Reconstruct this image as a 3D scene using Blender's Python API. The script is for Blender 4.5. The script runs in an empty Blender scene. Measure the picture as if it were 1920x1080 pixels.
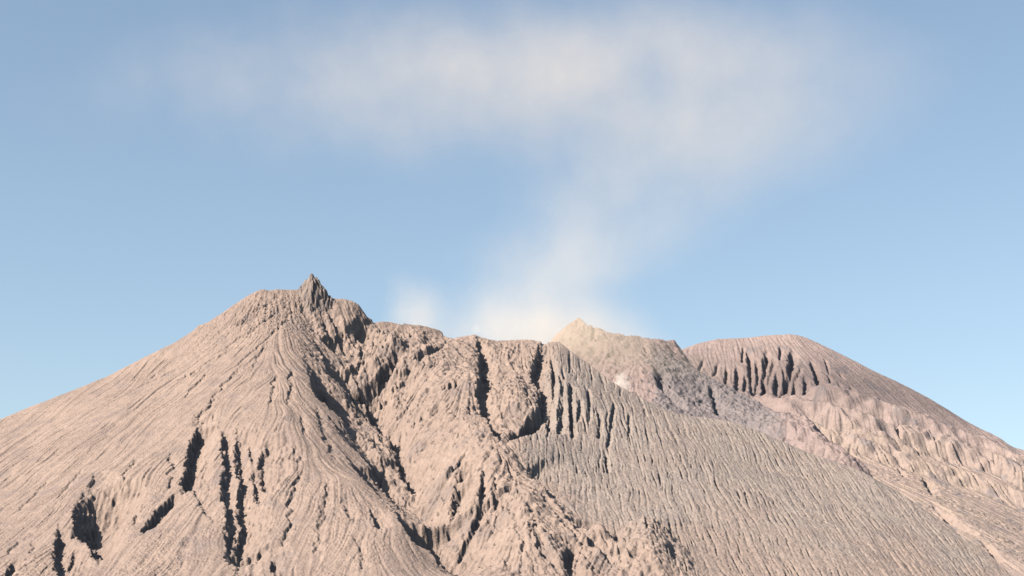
import bpy, math
import numpy as np

C = bpy.context.scene
R = math.radians

# ------------------------------------------------------------------ camera, sky, sun, exposure
CAM_Z, PITCH, TAN = 60.0, R(12.5), math.tan(R(17.5))
cam_d = bpy.data.cameras.new('camera'); cam = bpy.data.objects.new('camera', cam_d)
C.collection.objects.link(cam); C.camera = cam
cam.location = (0, 0, CAM_Z); cam.rotation_euler = (R(90) + PITCH, 0, 0)
cam_d.sensor_width = 36; cam_d.lens = 18 / TAN; cam_d.clip_start = 1; cam_d.clip_end = 60000

SUN_AZ, SUN_EL = R(121), R(36)          # azimuth measured to the left of the view direction
sv = np.array([-math.sin(SUN_AZ) * math.cos(SUN_EL), math.cos(SUN_AZ) * math.cos(SUN_EL), math.sin(SUN_EL)])
w = bpy.data.worlds.new('World'); C.world = w; w.use_nodes = True
nt = w.node_tree; bg = nt.nodes['Background']
sky = nt.nodes.new('ShaderNodeTexSky'); sky.sky_type = 'NISHITA'; sky.sun_disc = False
sky.sun_elevation = SUN_EL; sky.sun_rotation = -SUN_AZ
sky.altitude = 100; sky.air_density = 0.85; sky.dust_density = 0.8; sky.ozone_density = 1.2
bg.inputs['Strength'].default_value = 0.094
air = nt.nodes.new('ShaderNodeMix'); air.data_type = 'RGBA'; air.blend_type = 'MULTIPLY'
air.inputs[0].default_value = 1.0; air.inputs[7].default_value = (0.99, 1.02, 0.985, 1)
flat = nt.nodes.new('ShaderNodeGamma'); flat.inputs['Gamma'].default_value = 0.75      # evens out the sky from horizon to zenith
nt.links.new(sky.outputs['Color'], flat.inputs['Color']); nt.links.new(flat.outputs['Color'], air.inputs[6]); nt.links.new(air.outputs[2], bg.inputs['Color'])
sd = bpy.data.lights.new('sun', 'SUN'); sd.energy = 5.0; sd.angle = R(0.5); sd.color = (1.0, 0.87, 0.725)
so = bpy.data.objects.new('sun', sd); C.collection.objects.link(so)
from mathutils import Vector
so.rotation_euler = Vector(sv).to_track_quat('Z', 'Y').to_euler(); so.location = (-2000, 0, 3000)
C.view_settings.view_transform = 'Standard'; C.view_settings.look = 'None'
C.view_settings.exposure = 1.42; C.view_settings.gamma = 1.0
C.cycles.use_denoising = True; C.cycles.denoising_prefilter = 'NONE'
C.cycles.use_adaptive_sampling = True; C.cycles.adaptive_threshold = 0.005
C.cycles.max_bounces = 6; C.cycles.diffuse_bounces = 0; C.cycles.volume_bounces = 1

# ------------------------------------------------------------------ helpers
S960 = TAN / 960.0
def ray(px, py):
    px = np.asarray(px, float); py = np.asarray(py, float)
    X = (px - 960) * S960; Z = (540 - py) * S960
    yy = math.cos(PITCH) - Z * math.sin(PITCH); zz = math.sin(PITCH) + Z * math.cos(PITCH)
    return X / yy, zz / yy
def at(px, py, y):
    a, b = ray(px, py); y = np.asarray(y, float)
    return a * y, y + 0 * a, CAM_Z + b * y
def smooth(e0, e1, x):
    t = np.clip((x - e0) / (e1 - e0), 0, 1); return t * t * (3 - 2 * t)
def smin(a, b, k):
    h = np.clip(0.5 + 0.5 * (b - a) / k, 0, 1); return b + (a - b) * h - k * h * (1 - h)

class TPS:
    def __init__(s, P, z, lam=1e-3):
        s.P = np.asarray(P, float) / 1000; n = len(s.P)
        K = s.U(((s.P[:, None] - s.P[None]) ** 2).sum(-1)) + lam * np.eye(n)
        A = np.zeros((n + 3, n + 3)); A[:n, :n] = K; A[:n, n] = 1; A[:n, n + 1:] = s.P
        A[n, :n] = 1; A[n + 1:, :n] = s.P.T
        s.w = np.linalg.solve(A, np.concatenate([z, [0, 0, 0]]))
    @staticmethod
    def U(r2): return 0.5 * r2 * np.log(r2 + 1e-12)
    def __call__(s, X, Y):
        x = X / 1000; y = Y / 1000; n = len(s.P)
        o = s.w[n] + s.w[n + 1] * x + s.w[n + 2] * y
        for (px, py), c in zip(s.P, s.w[:n]): o += c * s.U((x - px) ** 2 + (y - py) ** 2)
        return o

class Grid:
    """A regular map-view grid of heights, x across and y into the distance."""
    def __init__(g, x0, x1, y0, y1, d, seed):
        g.d = d; g.xs = np.arange(x0, x1 + d / 2, d); g.ys = np.arange(y0, y1 + d / 2, d)
        g.X, g.Y = np.meshgrid(g.xs, g.ys); g.ny, g.nx = g.X.shape
        g.rng = np.random.default_rng(seed)
        fy = np.fft.fftfreq(g.ny, d)[:, None]; fx = np.fft.rfftfreq(g.nx, d)[None]
        g.f = np.sqrt(fx ** 2 + fy ** 2)
    def noise(g, lo, hi, p=1.0):
        """Unit-deviation noise holding the wavelengths from lo to hi metres."""
        F = np.fft.rfft2(g.rng.standard_normal((g.ny, g.nx)))
        f = np.maximum(g.f, 1e-9)
        m = smooth(0.7 / hi, 1.0 / hi, f) * (1 - smooth(1.0 / lo, 1.4 / lo, f)) / f ** p
        n = np.fft.irfft2(F * m, s=(g.ny, g.nx)); return n / n.std()
    def blur(g, A, L):
        pad = int(3 * L / g.d)
        B = np.pad(A, pad, mode='edge')
        fy = np.fft.fftfreq(B.shape[0], g.d)[:, None]; fx = np.fft.rfftfreq(B.shape[1], g.d)[None]
        B = np.fft.irfft2(np.fft.rfft2(B) * np.exp(-2 * (math.pi * L) ** 2 * (fx ** 2 + fy ** 2)), s=B.shape)
        return B[pad:pad + g.ny, pad:pad + g.nx]
    def sample(g, A, x, y):
        i = np.clip((x - g.xs[0]) / g.d, 0, g.nx - 1.001); j = np.clip((y - g.ys[0]) / g.d, 0, g.ny - 1.001)
        i0 = i.astype(int); j0 = j.astype(int); a = i - i0; b = j - j0
        return (A[j0, i0] * (1 - a) + A[j0, i0 + 1] * a) * (1 - b) + (A[j0 + 1, i0] * (1 - a) + A[j0 + 1, i0 + 1] * a) * b
    def flow(g, Z, L):
        gy, gx = np.gradient(g.blur(Z, L), g.d); m = np.sqrt(gx ** 2 + gy ** 2) + 1e-6
        return -gx / m, -gy / m
    def streak(g, N, fl, L):
        """Noise smeared along the fall line: the rills that rain cuts into loose ash."""
        acc = N.copy(); n = max(2, int(L / (1.5 * g.d)))
        for sgn in (1, -1):
            x = g.X.copy(); y = g.Y.copy()
            for k in range(n):
                i = np.clip(np.rint((x - g.xs[0]) / g.d).astype(np.int32), 0, g.nx - 1)
                j = np.clip(np.rint((y - g.ys[0]) / g.d).astype(np.int32), 0, g.ny - 1)
                if k: acc += (0.5 + 0.5 * math.cos(math.pi * k / (n + 1))) * N[j, i]
                x += sgn * 1.5 * g.d * fl[0][j, i]; y += sgn * 1.5 * g.d * fl[1][j, i]
        return acc / acc.std()
    def onto(g, Z, pts):
        """Map-view places where the lines of sight to photo points first meet the ground."""
        out = []
        ys = np.arange(g.ys[0], g.ys[-1], 2.0)
        for p in pts:
            a, b = ray(p[0], p[1]); hit = np.nonzero(g.sample(Z, a * ys, ys) >= CAM_Z + b * ys)[0]
            y = ys[hit[0]] if len(hit) else ys[-1]
            out.append((float(a) * y, y))
        return np.array(out)
    def carve(g, P, width, depth, wx, wy, wall=0.5, floor=0.35, ramp=1.3, taper=0.15):
        """Cut a gully along P: a steep wall on its left side, a floor, a gentle rise on its right side."""
        W = width; m = W * (wall + floor + ramp) + 30
        i0, i1 = np.searchsorted(g.xs, [P[:, 0].min() - m, P[:, 0].max() + m])
        j0, j1 = np.searchsorted(g.ys, [P[:, 1].min() - m, P[:, 1].max() + m])
        if i1 <= i0 or j1 <= j0: return None
        sl = (slice(j0, j1), slice(i0, i1))
        k = min(0.55, W / 34.0)
        x = g.X[sl] + wx[sl] * k; y = g.Y[sl] + wy[sl] * k
        best = np.full(x.shape, 1e9); S = np.zeros_like(x); T = np.zeros_like(x)
        seg = np.hypot(*np.diff(P, axis=0).T); tot = seg.sum(); run = 0
        for q in range(len(P) - 1):
            d = (P[q + 1] - P[q]) / max(seg[q], 1e-6); rx = x - P[q, 0]; ry = y - P[q, 1]
            t = rx * d[0] + ry * d[1]; tc = np.clip(t, 0, seg[q])
            dist = np.hypot(rx - d[0] * tc, ry - d[1] * tc); s = -d[1] * rx + d[0] * ry
            b = dist < best; best = np.where(b, dist, best)
            S = np.where(b, np.where(s < 0, -dist, dist), S); T = np.where(b, run + tc, T); run += seg[q]
        t = T / tot; tp = smooth(-0.02, taper, t) * (1 - smooth(1 - taper, 1.02, t))
        tp = 0.12 + 0.88 * tp
        Wl = W * (0.45 + 0.55 * tp)
        u = S / Wl + 0.5 * wall
        pr = np.clip(u / wall, 0, 1) * (1 - np.clip((u - wall - floor) / ramp, 0, 1))
        return sl, -depth * tp * pr
    def mesh(g, name, Z, mat, attrs=None, keep=None):
        me = bpy.data.meshes.new(name); nv = g.nx * g.ny
        co = np.stack([g.X, g.Y, Z], -1).reshape(-1, 3).astype(np.float32)
        id_ = np.arange(nv, dtype=np.int32).reshape(g.ny, g.nx)
        q = np.stack([id_[:-1, :-1], id_[:-1, 1:], id_[1:, 1:], id_[1:, :-1]], -1).reshape(-1, 4)
        if keep is not None:
            kq = keep[:-1, :-1].reshape(-1); q = q[kq]
            used = np.unique(q); re = np.zeros(nv, np.int32); re[used] = np.arange(len(used)); q = re[q]; co = co[used]
        else: used = None
        me.vertices.add(len(co)); me.vertices.foreach_set('co', co.ravel())
        me.loops.add(q.size); me.loops.foreach_set('vertex_index', q.ravel().astype(np.int32))
        me.polygons.add(len(q)); me.polygons.foreach_set('loop_start', np.arange(0, q.size, 4, dtype=np.int32))
        me.update(calc_edges=True); me.polygons.foreach_set('use_smooth', np.ones(len(q), bool))
        for an, A in (attrs or {}).items():
            v = A.reshape(-1).astype(np.float32)
            if used is not None: v = v[used]
            me.attributes.new(an, 'FLOAT', 'POINT').data.foreach_set('value', v)
        me.materials.append(mat)
        o = bpy.data.objects.new(name, me); C.collection.objects.link(o); return o

def tag(o, label, kind, cat):
    o['label'] = label; o['category'] = cat; o['kind'] = kind; return o

# ------------------------------------------------------------------ materials
class NT:
    def __init__(s, name):
        s.m = bpy.data.materials.new(name); s.m.use_nodes = True; s.t = s.m.node_tree; s.t.nodes.clear()
        s.out = s.t.nodes.new('ShaderNodeOutputMaterial')
    def n(s, typ, ins=None, **kw):
        nd = s.t.nodes.new(typ)
        for k, v in kw.items(): setattr(nd, k, v)
        for k, v in (ins or {}).items():
            if isinstance(v, bpy.types.NodeSocket): s.t.links.new(v, nd.inputs[k])
            else: nd.inputs[k].default_value = v
        return nd
    def math(s, op, a, b=0.0, c=None):
        ins = {0: a, 1: b}
        if c is not None: ins[2] = c
        return s.n('ShaderNodeMath', ins, operation=op).outputs[0]
    def vmath(s, op, a, b):
        return s.n('ShaderNodeVectorMath', {0: a, 1: b}, operation=op).outputs[0]
    def mix(s, f, a, b):
        nd = s.n('ShaderNodeMix', data_type='RGBA')
        for i, v in ((0, f), (6, a), (7, b)):
            if isinstance(v, bpy.types.NodeSocket): s.t.links.new(v, nd.inputs[i])
            else: nd.inputs[i].default_value = v
        return nd.outputs[2]
    def ramp(s, v, a, b):
        return s.n('ShaderNodeMapRange', {0: v, 1: a, 2: b, 3: 0.0, 4: 1.0}).outputs[0]

def ash_material(name, base, alt, grey, rock, bump=1.0):
    k = NT(name); pos = k.n('ShaderNodeNewGeometry').outputs['Position']
    big = k.n('ShaderNodeTexNoise', {'Vector': pos, 'Scale': 0.006, 'Detail': 4.0}).outputs[0]
    mid = k.n('ShaderNodeTexNoise', {'Vector': pos, 'Scale': 0.045, 'Detail': 5.0, 'Roughness': 0.65}).outputs[0]
    fine = k.n('ShaderNodeTexNoise', {'Vector': pos, 'Scale': 0.22, 'Detail': 4.0, 'Roughness': 0.7}).outputs[0]
    col = k.mix(k.ramp(big, 0.35, 0.65), (*base, 1), (*alt, 1))
    ga = k.n('ShaderNodeAttribute', attribute_name='grey').outputs['Fac']
    col = k.mix(ga, col, (*grey, 1))
    ra = k.n('ShaderNodeAttribute', attribute_name='rock').outputs['Fac']
    col = k.mix(k.math('MULTIPLY', ra, k.ramp(mid, 0.3, 0.6)), col, (*rock, 1))
    v = k.math('MULTIPLY_ADD', k.ramp(mid, 0.25, 0.75), 0.34, k.math('MULTIPLY_ADD', k.ramp(fine, 0.25, 0.75), 0.36, 0.66))
    col = k.n('ShaderNodeVectorMath', {0: col, 'Scale': v}, operation='SCALE').outputs[0]
    b1 = k.n('ShaderNodeBump', {'Height': fine, 'Strength': 1.0, 'Distance': 2.0 * bump})
    b2 = k.n('ShaderNodeBump', {'Height': mid, 'Strength': 1.0, 'Distance': 4.0 * bump, 'Normal': b1.outputs[0]})
    bs = k.n('ShaderNodeBsdfPrincipled', {'Base Color': col, 'Roughness': 0.95, 'Specular IOR Level': 0.1, 'Normal': b2.outputs[0]})
    k.t.links.new(bs.outputs[0], k.out.inputs['Surface']); return k.m

M_front = ash_material('volcanic_ash', (0.207, 0.164, 0.145), (0.187, 0.148, 0.133), (0.183, 0.160, 0.150), (0.112, 0.099, 0.103))
M_mid = ash_material('lava_rock', (0.222, 0.174, 0.168), (0.204, 0.162, 0.158), (0.142, 0.132, 0.140), (0.112, 0.104, 0.114), 1.2)
M_dome = ash_material('dome_ash', (0.222, 0.178, 0.170), (0.206, 0.166, 0.162), (0.218, 0.178, 0.159), (0.150, 0.133, 0.138), 1.0)
M_crag = ash_material('crag_rock', (0.178, 0.148, 0.135), (0.155, 0.130, 0.122), (0.12, 0.11, 0.11), (0.10, 0.09, 0.095), 1.3)

# ------------------------------------------------------------------ front mountain
g = Grid(-1460, 1250, 2560, 4380, 1.6, 7)
ctrl = [
 (-400,940,3600),(-200,865,3680),(0,783,3790),(200,703,3850),(370,612,3920),(480,548,3970),(570,548,4000),(650,562,4010),(700,600,4020),
 (610,595,3940),(650,603,3945),(685,625,3955),
 (830,628,4060),(890,630,4050),(960,640,4080),(1050,645,4050),(1110,690,4000),(1190,740,3910),(1300,780,3800),(1400,800,3730),
 (1520,850,3620),(1650,900,3480),(1780,985,3260),(1900,1080,3060),(2050,1200,2850),
 (-250,1000,3250),(-250,1120,2930),(0,860,3500),(0,950,3230),(0,1080,2880),(200,800,3500),(200,900,3230),(200,1000,3010),(200,1080,2850),
 (400,650,3800),(400,700,3640),(400,800,3370),(400,900,3140),(400,1000,2940),(400,1080,2800),
 (565,640,3770),(575,720,3545),(585,800,3340),(575,900,3130),(660,900,3130),(575,1000,2945),(740,1000,2925),(575,1080,2810),(820,1095,2780),
 (640,650,3870),(690,710,3770),(700,780,3600),(745,850,3395),(790,940,3190),(860,1065,2900),(770,680,3830),(730,640,3920),
 (690,1080,2795),
 (890,700,3680),(830,700,3730),(895,780,3430),(820,800,3450),(925,850,3235),(850,900,3200),(970,920,3050),(905,1000,2960),(985,1010,2860),(980,1080,2740),
 (960,720,3760),(960,800,3500),(1040,720,3720),(1040,820,3420),
 (1000,890,3200),(1090,975,3000),(1190,1035,2870),
 (1100,760,3650),(1100,860,3360),(1150,930,3170),(1250,850,3430),(1300,950,3150),(1350,1060,2880),(1400,880,3440),(1500,950,3230),(1600,1060,2920),
 (1600,950,3290),(1750,1070,2980),(1000,1080,2760),(1150,1080,2780)]
cx, cy, cz = [], [], []
for p in ctrl:
    a = at(*p); cx.append(float(a[0])); cy.append(float(a[1])); cz.append(float(a[2]))
for x in (-1500, -900, -300, 300, 900, 1500):
    cx.append(x); cy.append(2250); cz.append(30.0)
tps = TPS(list(zip(cx, cy)), np.array(cz), 3e-4)
Zb = tps(g.X, g.Y)

crest = [(-500,985,3560),(-200,865,3680),(0,783,3790),(60,757,3805),(130,730,3820),(200,703,3850),(270,666,3875),(330,637,3900),(362,616,3915),(372,606,3920),
 (390,600,3925),(415,584,3940),(440,567,3955),(465,551,3965),(482,543,3970),(492,540,3975),(505,543,3978),(520,541,3985),(548,543,3995),(560,542,4000),
 (600,548,4003),(625,559,4006),(650,559,4010),(660,564,4010),(672,570,4012),(682,584,4015),(690,595,4018),(700,598,4020),(727,597,4030),(745,603,4035),(770,608,4040),(787,609,4045),
 (805,613,4052),(823,617,4056),(829,622,4058),(832,630,4060),(840,634,4060),(852,635,4058),(868,630,4055),(880,628,4053),(893,625,4050),(905,630,4055),(913,634,4060),(930,638,4070),
 (947,638,4076),(973,636,4080),(1000,636,4070),(1012,639,4065),(1020,644,4062),(1028,641,4058),(1047,640,4050),(1063,652,4035),(1083,667,4015),(1107,684,4000),(1130,702,3970),
 (1150,716,3945),(1165,726,3925),(1190,738,3900),(1215,752,3870),(1240,765,3845),(1270,774,3810),(1300,780,3800),(1340,785,3775),(1380,792,3745),(1420,806,3715),(1460,824,3680),(1520,850,3620),
 (1560,862,3580),(1590,872,3550),(1620,885,3520),(1650,903,3480),(1690,925,3425),(1720,945,3370),(1750,968,3315),(1780,988,3260),(1820,1015,3195),(1860,1045,3130),(1900,1080,3060),(2000,1165,2900),(2200,1340,2650)]
ca = np.array([at(*p) for p in crest], float).reshape(-1, 3); ca = ca[np.argsort(ca[:, 0])]
yc = np.interp(g.xs, ca[:, 0], ca[:, 1]); hc = np.interp(g.xs, ca[:, 0], ca[:, 2])
front_at_crest = g.sample(Zb, g.xs, yc)
dy = g.Y - yc[None]
del_ = hc - front_at_crest; kk = np.exp(-0.5 * (np.arange(-60, 61) * g.d / 28.0) ** 2); kk /= kk.sum()
dblur = np.convolve(np.pad(del_, 60, mode='edge'), kk, 'valid'); near_c = np.exp(-np.maximum(-dy, 0) / 9.0)
Zf = Zb + del_[None] * near_c + dblur[None] * (np.exp(-np.maximum(-dy, 0) / 55.0) - near_c)
left = smooth(-500, -750, g.X)
back = hc[None] + 2 - 0.62 * dy
Zf = smin(Zf, back, 5 + 22 * left)

def ridge(P, width, height, wx, wy):
    """Raise a spur with a sharp back along P, widening downhill."""
    best = np.full(g.X.shape, 1e9); T = np.zeros_like(best); x = g.X + wx; y = g.Y + wy
    seg = np.hypot(*np.diff(P, axis=0).T); run = 0
    for q in range(len(P) - 1):
        d = (P[q + 1] - P[q]) / seg[q]; rx = x - P[q, 0]; ry = y - P[q, 1]
        tc = np.clip(rx * d[0] + ry * d[1], 0, seg[q]); dist = np.hypot(rx - d[0] * tc, ry - d[1] * tc)
        b = dist < best; best = np.where(b, dist, best); T = np.where(b, run + tc, T); run += seg[q]
    wd = width * (0.35 + 0.65 * T / run)
    return height * smooth(0, 0.3, T / run) * np.maximum(0, 1 - np.sqrt(best ** 2 + 9) / wd)

wx = 4.0 * g.noise(9, 70); wy = 4.0 * g.noise(9, 70)
wx2 = wx + 5.5 * g.noise(35, 140); wy2 = wy + 4.0 * g.noise(35, 140)
Z0_ = Zf.copy()
MACRO = [  # the broad valleys: steep left walls facing away from the sun
 ([(572,672),(584,700),(640,775),(700,870),(760,950),(850,1078)], 60, 20, dict(wall=0.5, floor=0.3, ramp=3.0, taper=0.1)),
 ([(600,655),(660,740),(720,805),(790,905)], 46, 18, dict(wall=0.5, floor=0.3, ramp=2.6)),
 ([(893,628),(898,700),(903,773),(950,835)], 80, 9, dict(wall=0.25, floor=0.5, ramp=1.0)),
 ([(945,833),(1000,890),(1090,970),(1190,1035)], 44, 14, dict(ramp=2.2)),
 ([(1040,1000),(1062,1040),(1070,1085)], 50, 14, {}),
]
for pts, wd, dp, kw in MACRO:
    r = g.carve(g.onto(Z0_, pts), wd, dp, wx * 1.5, wy * 1.5, **kw)
    Zf[r[0]] += r[1]
for pts, wd, ht in [([(1208,975),(1225,1080)],95,24),([(775,640),(730,655),(680,700)],46,16),([(960,690),(975,760)],45,14),    ([(735,690),(745,800)],46,14),([(600,575),(655,660)],34,6),([(630,570),(700,690)],30,6),([(580,575),(615,640)],26,5),([(865,860),(815,925)],44,12),([(905,900),(880,960),(850,1010)],50,8),([(820,650),(740,700)],36,9),
    ([(985,915),(975,1000)],60,12),([(1130,985),(1110,1060)],50,12),([(640,760),(720,850),(800,960)],40,10),([(700,600),(735,655)],40,9),([(780,610),(790,650)],36,8)]:
    Zf += ridge(g.onto(Z0_, pts), wd, ht * 1.55, wx, wy)

fl = g.flow(np.minimum(Zf, back), 16)
fan_edge = g.onto(Zf, [(1012,645),(1005,740),(985,795),(947,833),(1000,890),(1083,967),(1190,1033),(1260,1078)])
fe = fan_edge[np.argsort(fan_edge[:, 1])]
fan = smooth(-12, 25, g.X - np.interp(g.Y, fe[:, 1], fe[:, 0]))
spur = g.onto(Zf, [(570,560),(562,650),(578,695),(640,775),(700,870),(760,950),(850,1078)]); sp = spur[np.argsort(spur[:, 1])]
mid = smooth(-10, 30, g.X - np.interp(g.Y, sp[:, 1], sp[:, 0])) * (1 - fan)
lft = 1 - fan - mid

wa = 0.17 * g.noise(60, 300) * (1 - np.exp(-np.abs(dy) / 60)); ca_, sa_ = np.cos(wa), np.sin(wa)
fl = (fl[0] * ca_ - fl[1] * sa_, fl[0] * sa_ + fl[1] * ca_)
# on the grey fan the rills hold straighter courses than the slope alone gives
ux = g.X / g.Y / S960 + 960
a_ = np.interp(ux, [900, 1050, 1300, 1900], [-0.03, -0.01, 0.02, 0.03]) + 0.055 * g.noise(50, 220)
m_ = np.hypot(a_, 1); fb = g.blur(fan, 12)
fl = (fl[0] * (1 - fb) + a_ / m_ * fb, fl[1] * (1 - fb) - 1 / m_ * fb)

fine_s = g.streak(g.noise(4.5, 13, 0.5), fl, 80)
long_s = g.streak(g.noise(8, 60, 1.1), fl, 170)
dash_s = g.streak(g.noise(5, 18, 0.5), fl, 50)
deep_s = g.streak(g.noise(9, 36, 0.8), fl, 110)
patch = smooth(-0.6, 1.2, g.noise(70, 400)); patch2 = smooth(-0.8, 1.0, g.noise(90, 400))
lump = g.noise(4, 24, 0.9); blk = g.noise(9, 40, 0.8); low = smooth(3300, 2950, g.Y)
crust = np.exp(-(((g.X + 600) / 190.0) ** 2 + ((g.Y - 3890) / 110.0) ** 2))
edge_w = 1 - 0.75 * np.exp(-np.abs(dy) / 16.0)
upper = smooth(3300, 3600, g.Y) * (1 - smooth(250, 420, g.X))
Z = Zf.copy()
speck = g.noise(5, 9, 0.0)
Z += edge_w * (2.0 * smooth(1.9, 2.6, speck) * (0.02 + 0.8 * patch2 ** 2) * (1 - 0.6 * lft) - 1.5 * smooth(2.0, 2.7, -speck) * patch)
Z += edge_w * lft * (-4.6 * patch * smooth(0.8, 1.8, long_s) + 1.0 * long_s - (0.8 + 1.3 * patch2) * smooth(0.4, 1.7, fine_s) + lump * (0.12 + 0.6 * low * patch2)
                     + crust * (1.4 * lump - 3.0 * smooth(0.3, 1.4, deep_s)))
Z += edge_w * mid * (-4.6 * patch * smooth(0.6, 1.6, deep_s) + 1.2 * long_s - (0.5 + 1.2 * patch) * smooth(0.3, 1.6, fine_s) + lump * (0.15 + 0.5 * patch2 ** 2) - 3.4 * np.abs(g.noise(16, 120, 1.3)) - 2.2 * patch2 * smooth(0.9, 1.6, blk))
Z += edge_w * fan * (-(2.4 + 4.6 * patch) * (1 - 0.6 * upper) * smooth(0.8, 1.6, dash_s) - 5.5 * upper * (0.4 + 0.6 * patch2) * smooth(0.4, 1.5, deep_s) + 0.5 * long_s - 0.6 * smooth(0.3, 1.6, fine_s) + lump * 0.4)

G = [  # traced gullies: points, width in metres, depth
 ([(375,797),(360,830),(353,863),(342,920)],26,22),([(333,922),(310,940),(290,960),(267,997)],20,15),
 ([(393,823),(382,863),(373,907),(370,933),(397,983)],9,7),([(413,800),(418,830),(423,880),(417,907),(427,960),(427,1000),(427,1033)],19,15),
 ([(445,807),(445,860),(453,887),(448,933),(455,980),(443,1010),(447,1040)],23,18),([(497,823),(488,863),(500,907)],22,16),
 ([(473,860),(480,907),(485,933)],15,11),([(467,817),(473,853)],10,7),([(428,1030),(437,1060)],34,20),([(550,833),(553,867)],9,6),
 ([(372,800),(380,780),(392,768)],8,6),([(397,775),(403,790)],5,3),
 ([(168,912),(158,955),(165,1008)],86,52,dict(wall=0.5, floor=0.45, ramp=0.5, taper=0.3)),([(140,975),(165,1015),(182,1053)],14,14),([(177,997),(193,1037)],16,14),
 ([(108,990),(103,1037),(113,1085)],20,17),([(140,1020),(127,1053)],10,7),([(33,1013),(0,1047)],7,5),([(63,1013),(47,1040)],7,5),([(27,1053),(0,1085)],13,9),
 ([(290,700),(277,713)],6,5),([(370,690),(333,713)],9,8),([(437,653),(367,690)],8,5),([(480,590),(440,607)],12,7),
 ([(566,567),(568,592)],9,7),([(672,590),(667,620)],22,18),([(603,632),(640,668)],30,24),
 ([(607,672),(620,700),(653,727),(660,747)],26,24),([(660,745),(680,773),(713,803),(745,842)],16,14),([(587,708),(592,735),(625,770)],36,30),
 ([(742,660),(712,687),(684,714)],20,20),([(672,710),(690,747),(712,788)],40,34),([(757,667),(763,700)],9,6),
 ([(780,740),(753,763),(733,783),(723,807)],8,6),([(860,708),(826,726)],18,14),
 ([(893,628),(900,667),(900,707),(895,733),(903,773),(923,807),(955,836)],20,19),
 ([(1010,765),(985,792),(940,818)],20,20),([(1013,643),(1003,670),(997,700),(1013,733),(1010,767),(987,790),(943,812)],24,20),
 ([(1030,653),(1035,693),(1037,747)],9,8),([(1030,757),(1025,787),(1027,807)],11,9),([(1052,747),(1047,787),(1043,813)],12,9),([(1048,703),(1053,747)],7,5),
 ([(1067,717),(1067,753),(1068,787),(1072,823)],9,8),([(1085,743),(1083,773),(1078,793)],8,6),([(1100,727),(1103,773),(1102,793)],6,5),([(1117,760),(1122,790),(1120,823)],7,6),
 ([(1150,753),(1143,793),(1137,843)],7,6),([(1177,773),(1177,817)],6,5),([(1133,843),(1137,887)],6,5),([(980,870),(1005,896)],16,13),([(988,870),(1012,894)],12,9),
 ([(617,783),(640,810),(663,837)],15,13),([(673,850),(697,877),(727,910),(743,935)],27,24),([(658,867),(677,887),(697,912)],26,22),
 ([(710,803),(747,853)],17,15),([(743,860),(773,905)],16,14),([(760,925),(770,950),(797,972)],34,28),([(862,880),(866,895)],18,13),([(856,905),(846,945)],30,20),
 ([(693,955),(707,990)],12,9),([(750,966),(780,1010),(813,1038),(850,1078)],46,40),([(783,977),(807,1007)],9,7),([(663,1003),(673,1040),(677,1070)],7,5),
 ([(513,1043),(507,1073)],11,8),([(947,1040),(950,1070)],8,6),([(1063,1018),(1060,1066)],15,12),([(1070,958),(1085,975)],16,13),([(1097,995),(1112,1015)],15,12),
 ([(610,577),(627,603),(660,667)],10,10),([(670,630),(680,667),(693,697)],9,9),([(833,643),(805,655),(772,668)],10,8),([(590,562),(600,590),(625,640)],9,8),([(875,840),(840,885),(802,932)],10,8),
 ([(905,870),(900,930),(870,985),(850,1020)],11,10),([(925,880),(930,940),(915,1000)],9,8),([(985,935),(1000,990),(1030,1060)],9,7),([(965,960),(975,1030)],8,6),([(1010,902),(1100,1000),(1170,1075)],11,9),([(1000,907),(1075,1000),(1110,1060)],9,7),
 ([(560,880),(540,960),(530,1030)],8,6),([(610,900),(600,1000)],7,5),([(250,860),(215,920)],7,5),([(275,930),(240,990)],7,5),([(318,850),(320,890),(312,920)],8,6),([(540,570),(470,620),(400,665)],7,5),([(545,590),(480,650),(420,700)],7,5),
 ([(520,560),(440,610)],7,5),([(500,640),(470,690)],7,5),([(330,690),(250,730)],6,4),([(460,680),(400,740),(370,790)],7,6),([(520,700),(500,760)],7,5),([(545,690),(540,760)],6,5),([(395,690),(340,750)],6,4),([(150,880),(100,940)],6,4),([(90,900),(30,960)],6,4),
 ([(590,760),(605,810),(625,860)],8,6),([(560,770),(570,820)],6,5),([(480,930),(470,1000)],7,5),([(600,940),(590,1040)],7,5),([(640,930),(660,980)],6,5),
 ([(1153,1000),(1156,1012)],12,9),([(1172,1002),(1174,1014)],12,9),([(1248,1010),(1267,1055)],9,8),([(1158,1020),(1162,1034)],13,10),([(1180,1030),(1186,1045)],13,10),
]
for pts, wd, dp, *kw in G:
    P = g.onto(Zf, pts); q = max(0.0, (P[-1, 0] - P[0, 0]) / max(1.0, abs(P[-1, 1] - P[0, 1])))
    big = wd > 9.5 or (pts[0][0] > 1010 and pts[0][1] < 850)
    # a gully that runs away to the right opens out on its far side
    r = g.carve(P, wd * (1 + 0.3 * q), dp * (1.55 if big else 0.95) / (1 + 0.4 * q), *((wx, wy) if big else (wx2 * 2.2, wy2 * 2.2)), **{**dict(wall=0.45, floor=0.3, ramp=1.2 + 3.2 * q, taper=0.15 if wd < 23 else 0.08), **(kw[0] if kw else {})})
    if r is not None: Z[r[0]] += r[1]

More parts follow.
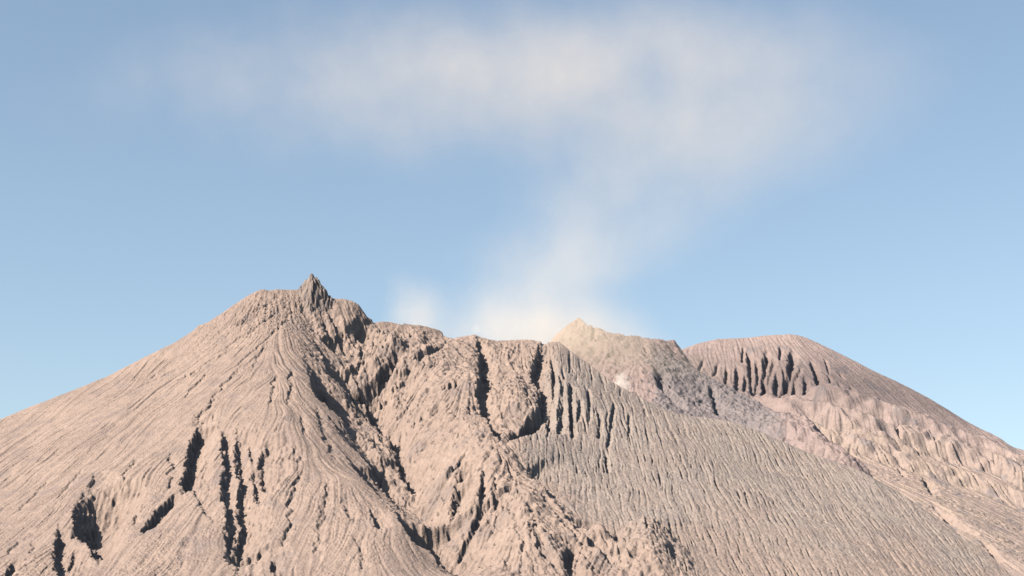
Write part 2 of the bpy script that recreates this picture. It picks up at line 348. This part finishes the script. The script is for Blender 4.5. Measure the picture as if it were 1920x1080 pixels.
rock = np.clip(smooth(0.8, 1.8, g.noise(40, 220)) * 0.5 + 0, 0, 1)
tone = g.blur(smooth(-25, 70, g.X - np.interp(g.Y, fe[:, 1], fe[:, 0]) + 22 * g.noise(40, 200)), 10) * (1 - 0.6 * smooth(3250, 2900, g.Y + 60 * g.noise(90, 400)))
grey = np.clip(tone * (0.75 + 0.25 * smooth(-1, 1, g.noise(80, 300))), 0, 1)
keep = (np.abs(g.X) < 0.345 * g.Y + 120)
o = g.mesh('volcano_mountain', Z, M_front, {'grey': grey, 'rock': rock}, keep)
tag(o, 'beige ash-covered volcano cone with dark gullies below its summit ridge', 'structure', 'mountain')

# the pointed rock pinnacle standing on the summit ridge
tip = np.array(at(587, 513, 3992), float).reshape(3)
gp = Grid(tip[0] - 84, tip[0] + 84, tip[1] - 96, tip[1] + 74, 0.9, 5)
lx = gp.X - tip[0] + 1.6 * gp.noise(8, 40); ly = gp.Y - tip[1] + 1.6 * gp.noise(8, 40)
ped = gp.streak(gp.noise(3, 9, 0.5), (0.35 + 0 * lx, -1 + 0 * ly), 14)
pin = tip[2] - np.maximum(-lx * 1.08, lx * 1.22) - np.maximum(-ly * 2.1, ly * 1.6) - 1.3 * np.abs(gp.noise(9, 40, 1.0)) + 0.6 * ped + 1.0
pin = pin + (tip[2] + 0.5 - pin.max())
under = g.sample(Z, gp.X, gp.Y) - 5; pin = np.maximum(pin, under)
pin[[0, -1]] = under[[0, -1]]; pin[:, [0, -1]] = under[:, [0, -1]]
o = gp.mesh('rock_pinnacle', pin, M_crag, {'grey': 0 * pin, 'rock': smooth(-0.5, 1.0, gp.noise(10, 50))})
o['label'] = 'pointed dark rock pinnacle standing highest on the summit ridge of the volcano'; o['category'] = 'rock pinnacle'

# ------------------------------------------------------------------ crater peak and lava flow behind it
def crest_line(q, P, width, height):
    best = np.full(q.X.shape, 1e9); wx = 10 * q.noise(40, 200)
    for a, b in zip(P[:-1], P[1:]):
        L = np.hypot(*(b - a)); d = (b - a) / L; rx = q.X - a[0]; ry = q.Y + wx - a[1]
        tc = np.clip(rx * d[0] + ry * d[1], 0, L); best = np.minimum(best, np.hypot(rx - d[0] * tc, ry - d[1] * tc))
    return height * np.maximum(0, 1 - np.sqrt(best ** 2 + 16) / width)

def back_mass(name, grid, ctrl, extra, crest, mat, falloff, bslope, detail, label, G=(), gdeep=1.0, lam=3e-4):
    P = [at(*p) for p in ctrl]; xs = [float(p[0]) for p in P] + [e[0] for e in extra]
    ys = [float(p[1]) for p in P] + [e[1] for e in extra]; zs = [float(p[2]) for p in P] + [e[2] for e in extra]
    Zb = TPS(list(zip(xs, ys)), np.array(zs), lam)(grid.X, grid.Y)
    ca = np.array([at(*p) for p in crest], float).reshape(-1, 3); ca = ca[np.argsort(ca[:, 0])]
    yc = np.interp(grid.xs, ca[:, 0], ca[:, 1]); hc = np.interp(grid.xs, ca[:, 0], ca[:, 2])
    dy = grid.Y - yc[None]
    Zf = Zb + (hc - grid.sample(Zb, grid.xs, yc))[None] * np.exp(-np.maximum(-dy, 0) / falloff)
    back = hc[None] + 2 - bslope * dy
    Zf = smin(Zf, back, 6)
    edge = 1 - 0.75 * np.exp(-np.abs(dy) / 20.0)
    Z, at_ = detail(grid, Zf, np.minimum(Zb, back), edge)
    wx = 3.5 * grid.noise(12, 60); wy = 3.5 * grid.noise(12, 60)
    for pts, wd, dp in G:
        r = grid.carve(grid.onto(Zf, pts), wd * 0.8, dp * gdeep, wx * 0.8, wy * 0.8, taper=0.12, floor=0.2, ramp=1.0)
        if r is not None: Z[r[0]] += r[1]
    keep = np.abs(grid.X) < 0.345 * grid.Y + 150
    return tag(grid.mesh(name, Z, mat, at_, keep), label, 'structure', 'mountain')

gb = Grid(-200, 1150, 3750, 5000, 2.5, 21)
def mid_detail(q, Zf, base, edge):
    fl = q.flow(base, 20); px = q.X / q.Y / S960 + 960 + 8 * q.noise(30, 160)
    lava = smooth(1215, 1240, px) * (1 - smooth(1430, 1500, px)) * smooth(4560, 4480, q.Y)
    edge = 0.55 + 0.45 * edge; Zf = Zf - 260 * smooth(760, 1080, q.X) - 200 * smooth(0, -180, q.X)
    n1 = q.noise(7, 45, 1.2); n2 = q.streak(q.noise(10, 26), fl, 40); big = q.noise(50, 190)
    fac = 1 - np.abs(big) / 1.2
    Z = Zf + edge * ((1 - lava) * (7.0 * fac + 1.5 * n1 - 2.8 * smooth(0.2, 1.5, n2)) + lava * (1.9 * n1 + 1.5 * np.abs(q.noise(10, 50)) - 2.0 * smooth(0.8, 1.6, n2) + 3 * fac))
    return Z, {'grey': np.clip(lava * 0.8, 0, 1), 'rock': np.clip(0.15 + 0.45 * lava * smooth(-0.5, 0.8, q.noise(20, 120)), 0, 1)}
mid_ctrl = [(1085,600,4640),(1155,635,4650),(1195,632,4560),(1255,637,4640),(1275,655,4640),(1300,690,4520),(1345,718,4420),(1400,742,4330),(1480,790,4180),(1560,830,4060),(1640,880,3900),
 (1100,650,4480),(1120,680,4380),(1170,720,4230),(1180,670,4400),(1215,690,4300),(1215,740,4150),(1235,765,4080),(1300,740,4250),(1320,780,4120),(1400,790,4080),(1450,815,3980),(1000,665,4600),(1000,720,4400)]
back_mass('crater_peak_mountain', gb, mid_ctrl, [(-200,4500,800),(0,4200,620),(200,3900,480),(900,4000,250),(1100,4200,250),(600,3800,330)],
 [(850,720,4560),(960,690,4600),(1020,650,4620),(1050,622,4640),(1066,606,4640),(1085,598,4640),(1095,603,4645),(1110,613,4650),(1130,622,4650),(1155,635,4650),(1175,634,4600),(1195,631,4560),(1205,636,4580),(1222,641,4620),(1240,637,4635),(1253,638,4640),(1264,640,4640),(1270,648,4640),
  (1277,655,4640),(1300,690,4520),(1345,716,4420),(1400,742,4330),(1440,765,4250),(1480,790,4180),(1520,812,4110),(1560,830,4060),(1640,880,3900),(1720,940,3760),(1800,1010,3600),(1920,1130,3400),(2100,1300,3200)],
 M_mid, 45, 0.6, mid_detail, 'rough crater peak and grey lava flow between the front cone and the dome', [([(1228,688),(1235,725),(1275,768)],34,20),([(1328,722),(1335,755),(1345,782)],24,16),([(1112,616),(1108,640)],16,10),([(1198,640),(1212,662)],14,9),([(1150,655),(1128,680)],16,10)])

# ------------------------------------------------------------------ rear dome and its ridges
gd = Grid(150, 2150, 3000, 5700, 2.6, 33)
def dome_detail(q, Zf, base, edge):
    hump = 0
    for pts, wd, ht in [([(1545,748),(1620,763),(1700,793),(1780,823),(1850,848),(1960,900)],80,26),([(1495,775),(1560,788),(1640,813),(1720,833),(1800,858),(1870,878),(1960,925)],85,28),
        ([(1440,755),(1500,798),(1560,826),(1660,850)],60,18),([(1620,845),(1720,878),(1820,905),(1930,950)],80,20)]:
        hump = hump + crest_line(q, q.onto(Zf, pts), wd * 0.85, ht * 1.7)
    Zf = Zf + hump; fl = q.flow(base + hump, 11)
    s1 = q.streak(q.noise(16, 34), fl, 110); s2 = q.streak(q.noise(9, 18), fl, 60); n = q.noise(9, 40)
    low = smooth(4700, 4450, q.Y)
    Z = Zf + edge * (-3.4 * smooth(0.3, 1.5, s1) * (1 + 1.5 * low) + 1.0 * s1 - 1.4 * smooth(0.3, 1.6, s2) + n * (0.3 + 0.9 * low * smooth(-0.3, 1, q.noise(90, 400))))
    return Z, {'grey': np.clip(low * (0.6 + 0.4 * smooth(-0.5, 1, q.noise(80, 300))), 0, 1), 'rock': np.clip(smooth(0.9, 1.9, q.noise(50, 220)), 0, 1)}
dome_ctrl = [(1200,700,5000),(1275,656,5150),(1345,636,5200),(1440,629,5240),(1510,632,5240),(1600,675,5150),(1690,720,5030),(1780,770,4918),(1870,820,4812),(1960,860,4720),(2080,915,4600),
 (1330,700,4990),(1400,690,5010),(1480,690,4990),(1560,710,4950),(1390,745,4810),(1480,750,4790),(1560,755,4775),(1640,765,4810),(1700,790,4733),(1780,815,4735),(1870,860,4650),
 (1480,790,4620),(1520,770,4700),(1560,800,4570),(1620,800,4600),(1700,840,4540),(1800,870,4500),(1900,905,4430),(2000,950,4340),
 (1560,845,4330),(1650,870,4270),(1740,910,4150),(1850,950,4070),(1950,1000,3960),
 (1600,890,4100),(1700,930,3930),(1760,980,3740),(1830,1020,3600),(1920,1070,3480),(1900,1000,3830),(1980,1060,3630)]
DG = [([(1400,657),(1403,693),(1407,740)],20,14),([(1380,687),(1377,730)],19,13),([(1395,703),(1393,733)],15,11),([(1435,657),(1428,700),(1427,750)],22,17),([(1448,670),(1437,713)],18,13),
 ([(1453,690),(1450,747)],22,16),([(1483,657),(1475,700),(1460,740)],26,19),([(1500,690),(1487,703),(1485,750)],16,12),([(1507,707),(1507,743)],16,11),([(1518,677),(1527,703),(1535,733)],22,16),
 ([(1552,703),(1560,733)],10,7),([(1570,697),(1582,712)],11,7),([(1570,717),(1583,743)],11,8),([(1592,723),(1610,760)],15,11),([(1630,745),(1645,765)],9,6),([(1660,760),(1668,770)],10,6),
 ([(1360,690),(1357,720)],13,10),([(1415,672),(1418,700),(1412,740)],18,14),([(1467,690),(1470,735)],15,12),([(1425,700),(1440,745)],14,10),([(1345,680),(1335,705)],11,7),([(1318,672),(1305,695)],10,6),([(1545,672),(1553,700)],9,6),([(1392,650),(1390,680)],10,7),([(1462,650),(1460,675)],11,8),
 ([(1545,765),(1565,785)],14,9),([(1580,765),(1595,795)],14,9),([(1605,775),(1618,800)],15,10),([(1630,780),(1640,810)],14,9),([(1655,785),(1685,835)],18,12),([(1685,800),(1700,825)],16,11),([(1735,815),(1755,848)],16,11),
 ([(1780,830),(1795,855)],16,10),
 ([(1683,878),(1693,893)],12,10),([(1748,945),(1773,973),(1822,1002)],30,22),([(1840,1015),(1870,1050)],18,14),([(1730,895),(1745,925)],24,12)]
back_mass('lava_dome_hill', gd, dome_ctrl, [(300,5000,700),(200,4600,600),(300,3900,300),(700,3700,250),(900,3100,60),(1300,3100,60),(2150,4200,300),(2150,3400,80),(300,3000,100)],
 [(1150,720,5000),(1230,680,5080),(1275,656,5150),(1310,643,5180),(1345,635,5200),(1375,634,5210),(1400,633,5225),(1440,628,5240),(1480,626,5240),(1495,628,5240),(1510,632,5240),(1530,641,5228),(1560,655,5200),
  (1600,675,5150),(1640,696,5095),(1680,714,5042),(1710,729,5005),(1740,745,4970),(1780,769,4918),(1810,788,4882),(1840,804,4848),(1858,812,4827),(1875,821,4806),(1890,832,4790),(1900,838,4779),(1912,841,4768),(1925,846,4755),(2080,915,4600),(2250,1000,4430)],
 M_dome, 60, 0.55, dome_detail, 'rounded mauve-brown rear dome with deep vertical gullies and lower ridges', DG, 1.6)

# ------------------------------------------------------------------ ground sheet out to the horizon
me = bpy.data.meshes.new('ground'); N = 60; L = 9000.0
vx = [(-L + 2 * L * i / N, -L + 2 * L * j / N) for j in range(N + 1) for i in range(N + 1)]
def gz(x, y):
    d = math.hypot(x, y - 3600); return 10 + 42 * max(0, 1 - d / 3200)
me.from_pydata([(x, y, min(gz(x, y), 45)) for x, y in vx], [], [(j*(N+1)+i, j*(N+1)+i+1, (j+1)*(N+1)+i+1, (j+1)*(N+1)+i) for j in range(N) for i in range(N)])
me.materials.append(M_front); o = bpy.data.objects.new('ground', me); C.collection.objects.link(o)
tag(o, 'flat ash ground spreading out around the volcano', 'structure', 'ground')

# ------------------------------------------------------------------ smoke and steam
def box(name, lo, hi, mat):
    v = [(x, y, z) for x in (lo[0], hi[0]) for y in (lo[1], hi[1]) for z in (lo[2], hi[2])]
    f = [(0,1,3,2),(4,6,7,5),(0,4,5,1),(2,3,7,6),(0,2,6,4),(1,5,7,3)]
    me = bpy.data.meshes.new(name); me.from_pydata(v, [], f); me.materials.append(mat)
    o = bpy.data.objects.new(name, me); C.collection.objects.link(o); return o

PY = 4420.0
def zpix(py): return float(at(960, py, PY)[2])
def xpix(px, py): return float(at(px, py, PY)[0])
Z0, Z1 = 700.0, 2150.0
def smoke_material():
    k = NT('ash_smoke'); pos = k.n('ShaderNodeTexCoord').outputs['Object']
    ns = k.n('ShaderNodeTexNoise', {'Vector': pos, 'Scale': 0.0042, 'Detail': 5.0, 'Roughness': 0.62})
    warp = k.vmath('MULTIPLY', k.vmath('SUBTRACT', ns.outputs['Color'], (0.5, 0.5, 0.5)), (250, 150, 190))
    sp = k.n('ShaderNodeSeparateXYZ', {0: k.vmath('ADD', pos, warp)})
    x, y, z = sp.outputs
    t = k.ramp(z, Z0, Z1)
    def curve(pairs, lo, hi):
        nd = k.n('ShaderNodeFloatCurve', {'Value': t}); c = nd.mapping.curves[0]
        pts = sorted(((zpix(py) - Z0) / (Z1 - Z0), (v - lo) / (hi - lo)) for py, v in pairs)
        while len(c.points) < len(pts): c.points.new(0.5, 0.5)
        for p, q in zip(c.points, pts): p.location = q
        nd.mapping.update()
        return k.math('MULTIPLY_ADD', nd.outputs[0], hi - lo, lo)
    cx = curve([(700, xpix(1120,700)), (640, xpix(1040,640)), (580, xpix(1000,580)), (500, xpix(1070,500)), (400, xpix(1180,400)), (300, xpix(1305,300)), (200, xpix(1370,200)), (60, xpix(1340,60))], -100, 900)
    rx = curve([(700, 205), (640, 215), (580, 190), (500, 240), (400, 300), (300, 390), (200, 450), (60, 440)], 100, 500)
    am = curve([(740, 1.2), (690, 1.9), (650, 1.8), (600, 1.4), (560, 1.15), (500, 1.0), (400, 0.9), (300, 0.85), (200, 0.6), (100, 0.35), (0, 0.1)], 0, 3)
    def sq(v, c, r):
        d = k.math('DIVIDE', k.math('SUBTRACT', v, c), r); return k.math('MULTIPLY', d, d)
    ysq = sq(y, PY, 190.0)
    g1 = k.math('MULTIPLY', am, k.math('EXPONENT', k.math('MULTIPLY', k.math('ADD', sq(x, cx, rx), ysq), -1.0)))
    lay = k.math('ADD', sq(x, xpix(930, 140), 900.0), sq(z, k.math('MULTIPLY_ADD', x, 0.03, zpix(140)), 205.0))
    g2 = k.math('MULTIPLY', 1.05, k.math('EXPONENT', k.math('MULTIPLY', k.math('ADD', lay, ysq), -1.0)))
    puff = k.math('ADD', sq(x, xpix(785, 585), 62.0), sq(z, zpix(595), 70.0))
    g3 = k.math('MULTIPLY', 1.6, k.math('EXPONENT', k.math('MULTIPLY', k.math('ADD', puff, ysq), -1.0)))
    rim = k.math('ADD', sq(x, xpix(985, 600), 150.0), sq(z, zpix(615), 70.0))
    g4 = k.math('MULTIPLY', 0.7, k.math('EXPONENT', k.math('MULTIPLY', k.math('ADD', rim, ysq), -1.0)))
    veil = k.math('ADD', sq(x, xpix(1125, 640), 125.0), sq(z, zpix(640), 85.0))
    g3 = k.math('ADD', k.math('ADD', g3, g4), k.math('MULTIPLY', 1.1, k.math('EXPONENT', k.math('MULTIPLY', k.math('ADD', veil, ysq), -1.0))))
    mod = k.math('MULTIPLY_ADD', k.ramp(ns.outputs[0], 0.32, 0.68), 1.1, 0.45)
    den = k.math('MULTIPLY', k.math('ADD', k.math('ADD', g1, g2), g3), k.math('MULTIPLY', mod, 0.00105))
    den = k.math('SUBTRACT', den, 0.00012); den = k.math('MAXIMUM', den, 0.0)
    vol = k.n('ShaderNodeVolumePrincipled', {'Color': (0.93, 0.83, 0.69, 1), 'Density': den, 'Anisotropy': 0.0})
    k.t.links.new(vol.outputs[0], k.out.inputs['Volume'])
    k.m.cycles.volume_step_rate = 0.45
    return k.m
o = box('smoke', (-1550, 4040, Z0), (1500, 4800, Z1), smoke_material())
tag(o, 'pale thin ash plume rising from the crater and drifting across the sky', 'stuff', 'smoke')

def steam(px, py, y, r, dens, label):
    k = NT('steam'); pos = k.n('ShaderNodeTexCoord').outputs['Object']
    ns = k.n('ShaderNodeTexNoise', {'Vector': pos, 'Scale': 1.9, 'Detail': 4.0, 'Roughness': 0.65})
    q = k.vmath('ADD', pos, k.vmath('MULTIPLY', k.vmath('SUBTRACT', ns.outputs['Color'], (0.5,)*3), (2.6,)*3))
    d = k.n('ShaderNodeVectorMath', {0: q, 1: q}, operation='DOT_PRODUCT').outputs['Value']
    den = k.math('MULTIPLY', k.math('MAXIMUM', k.math('SUBTRACT', 1.0, k.math('MULTIPLY', d, 1.6)), 0.0), dens)
    vol = k.n('ShaderNodeVolumePrincipled', {'Color': (0.99, 0.95, 0.9, 1), 'Density': den})
    k.t.links.new(vol.outputs[0], k.out.inputs['Volume']); k.m.cycles.volume_step_rate = 0.5
    o = box('steam', (-1, -1, -1), (1, 1, 1), k.m); o.scale = r; o.location = [float(v) for v in at(px, py, y)]
    return tag(o, label, 'stuff', 'steam')
steam(1166, 718, 4010, (30, 30, 36), 0.03, 'small white steam puff behind the right shoulder of the front cone')
steam(893, 617, 4085, (16, 22, 18), 0.005, 'thin white steam wisp over the crater rim notch')
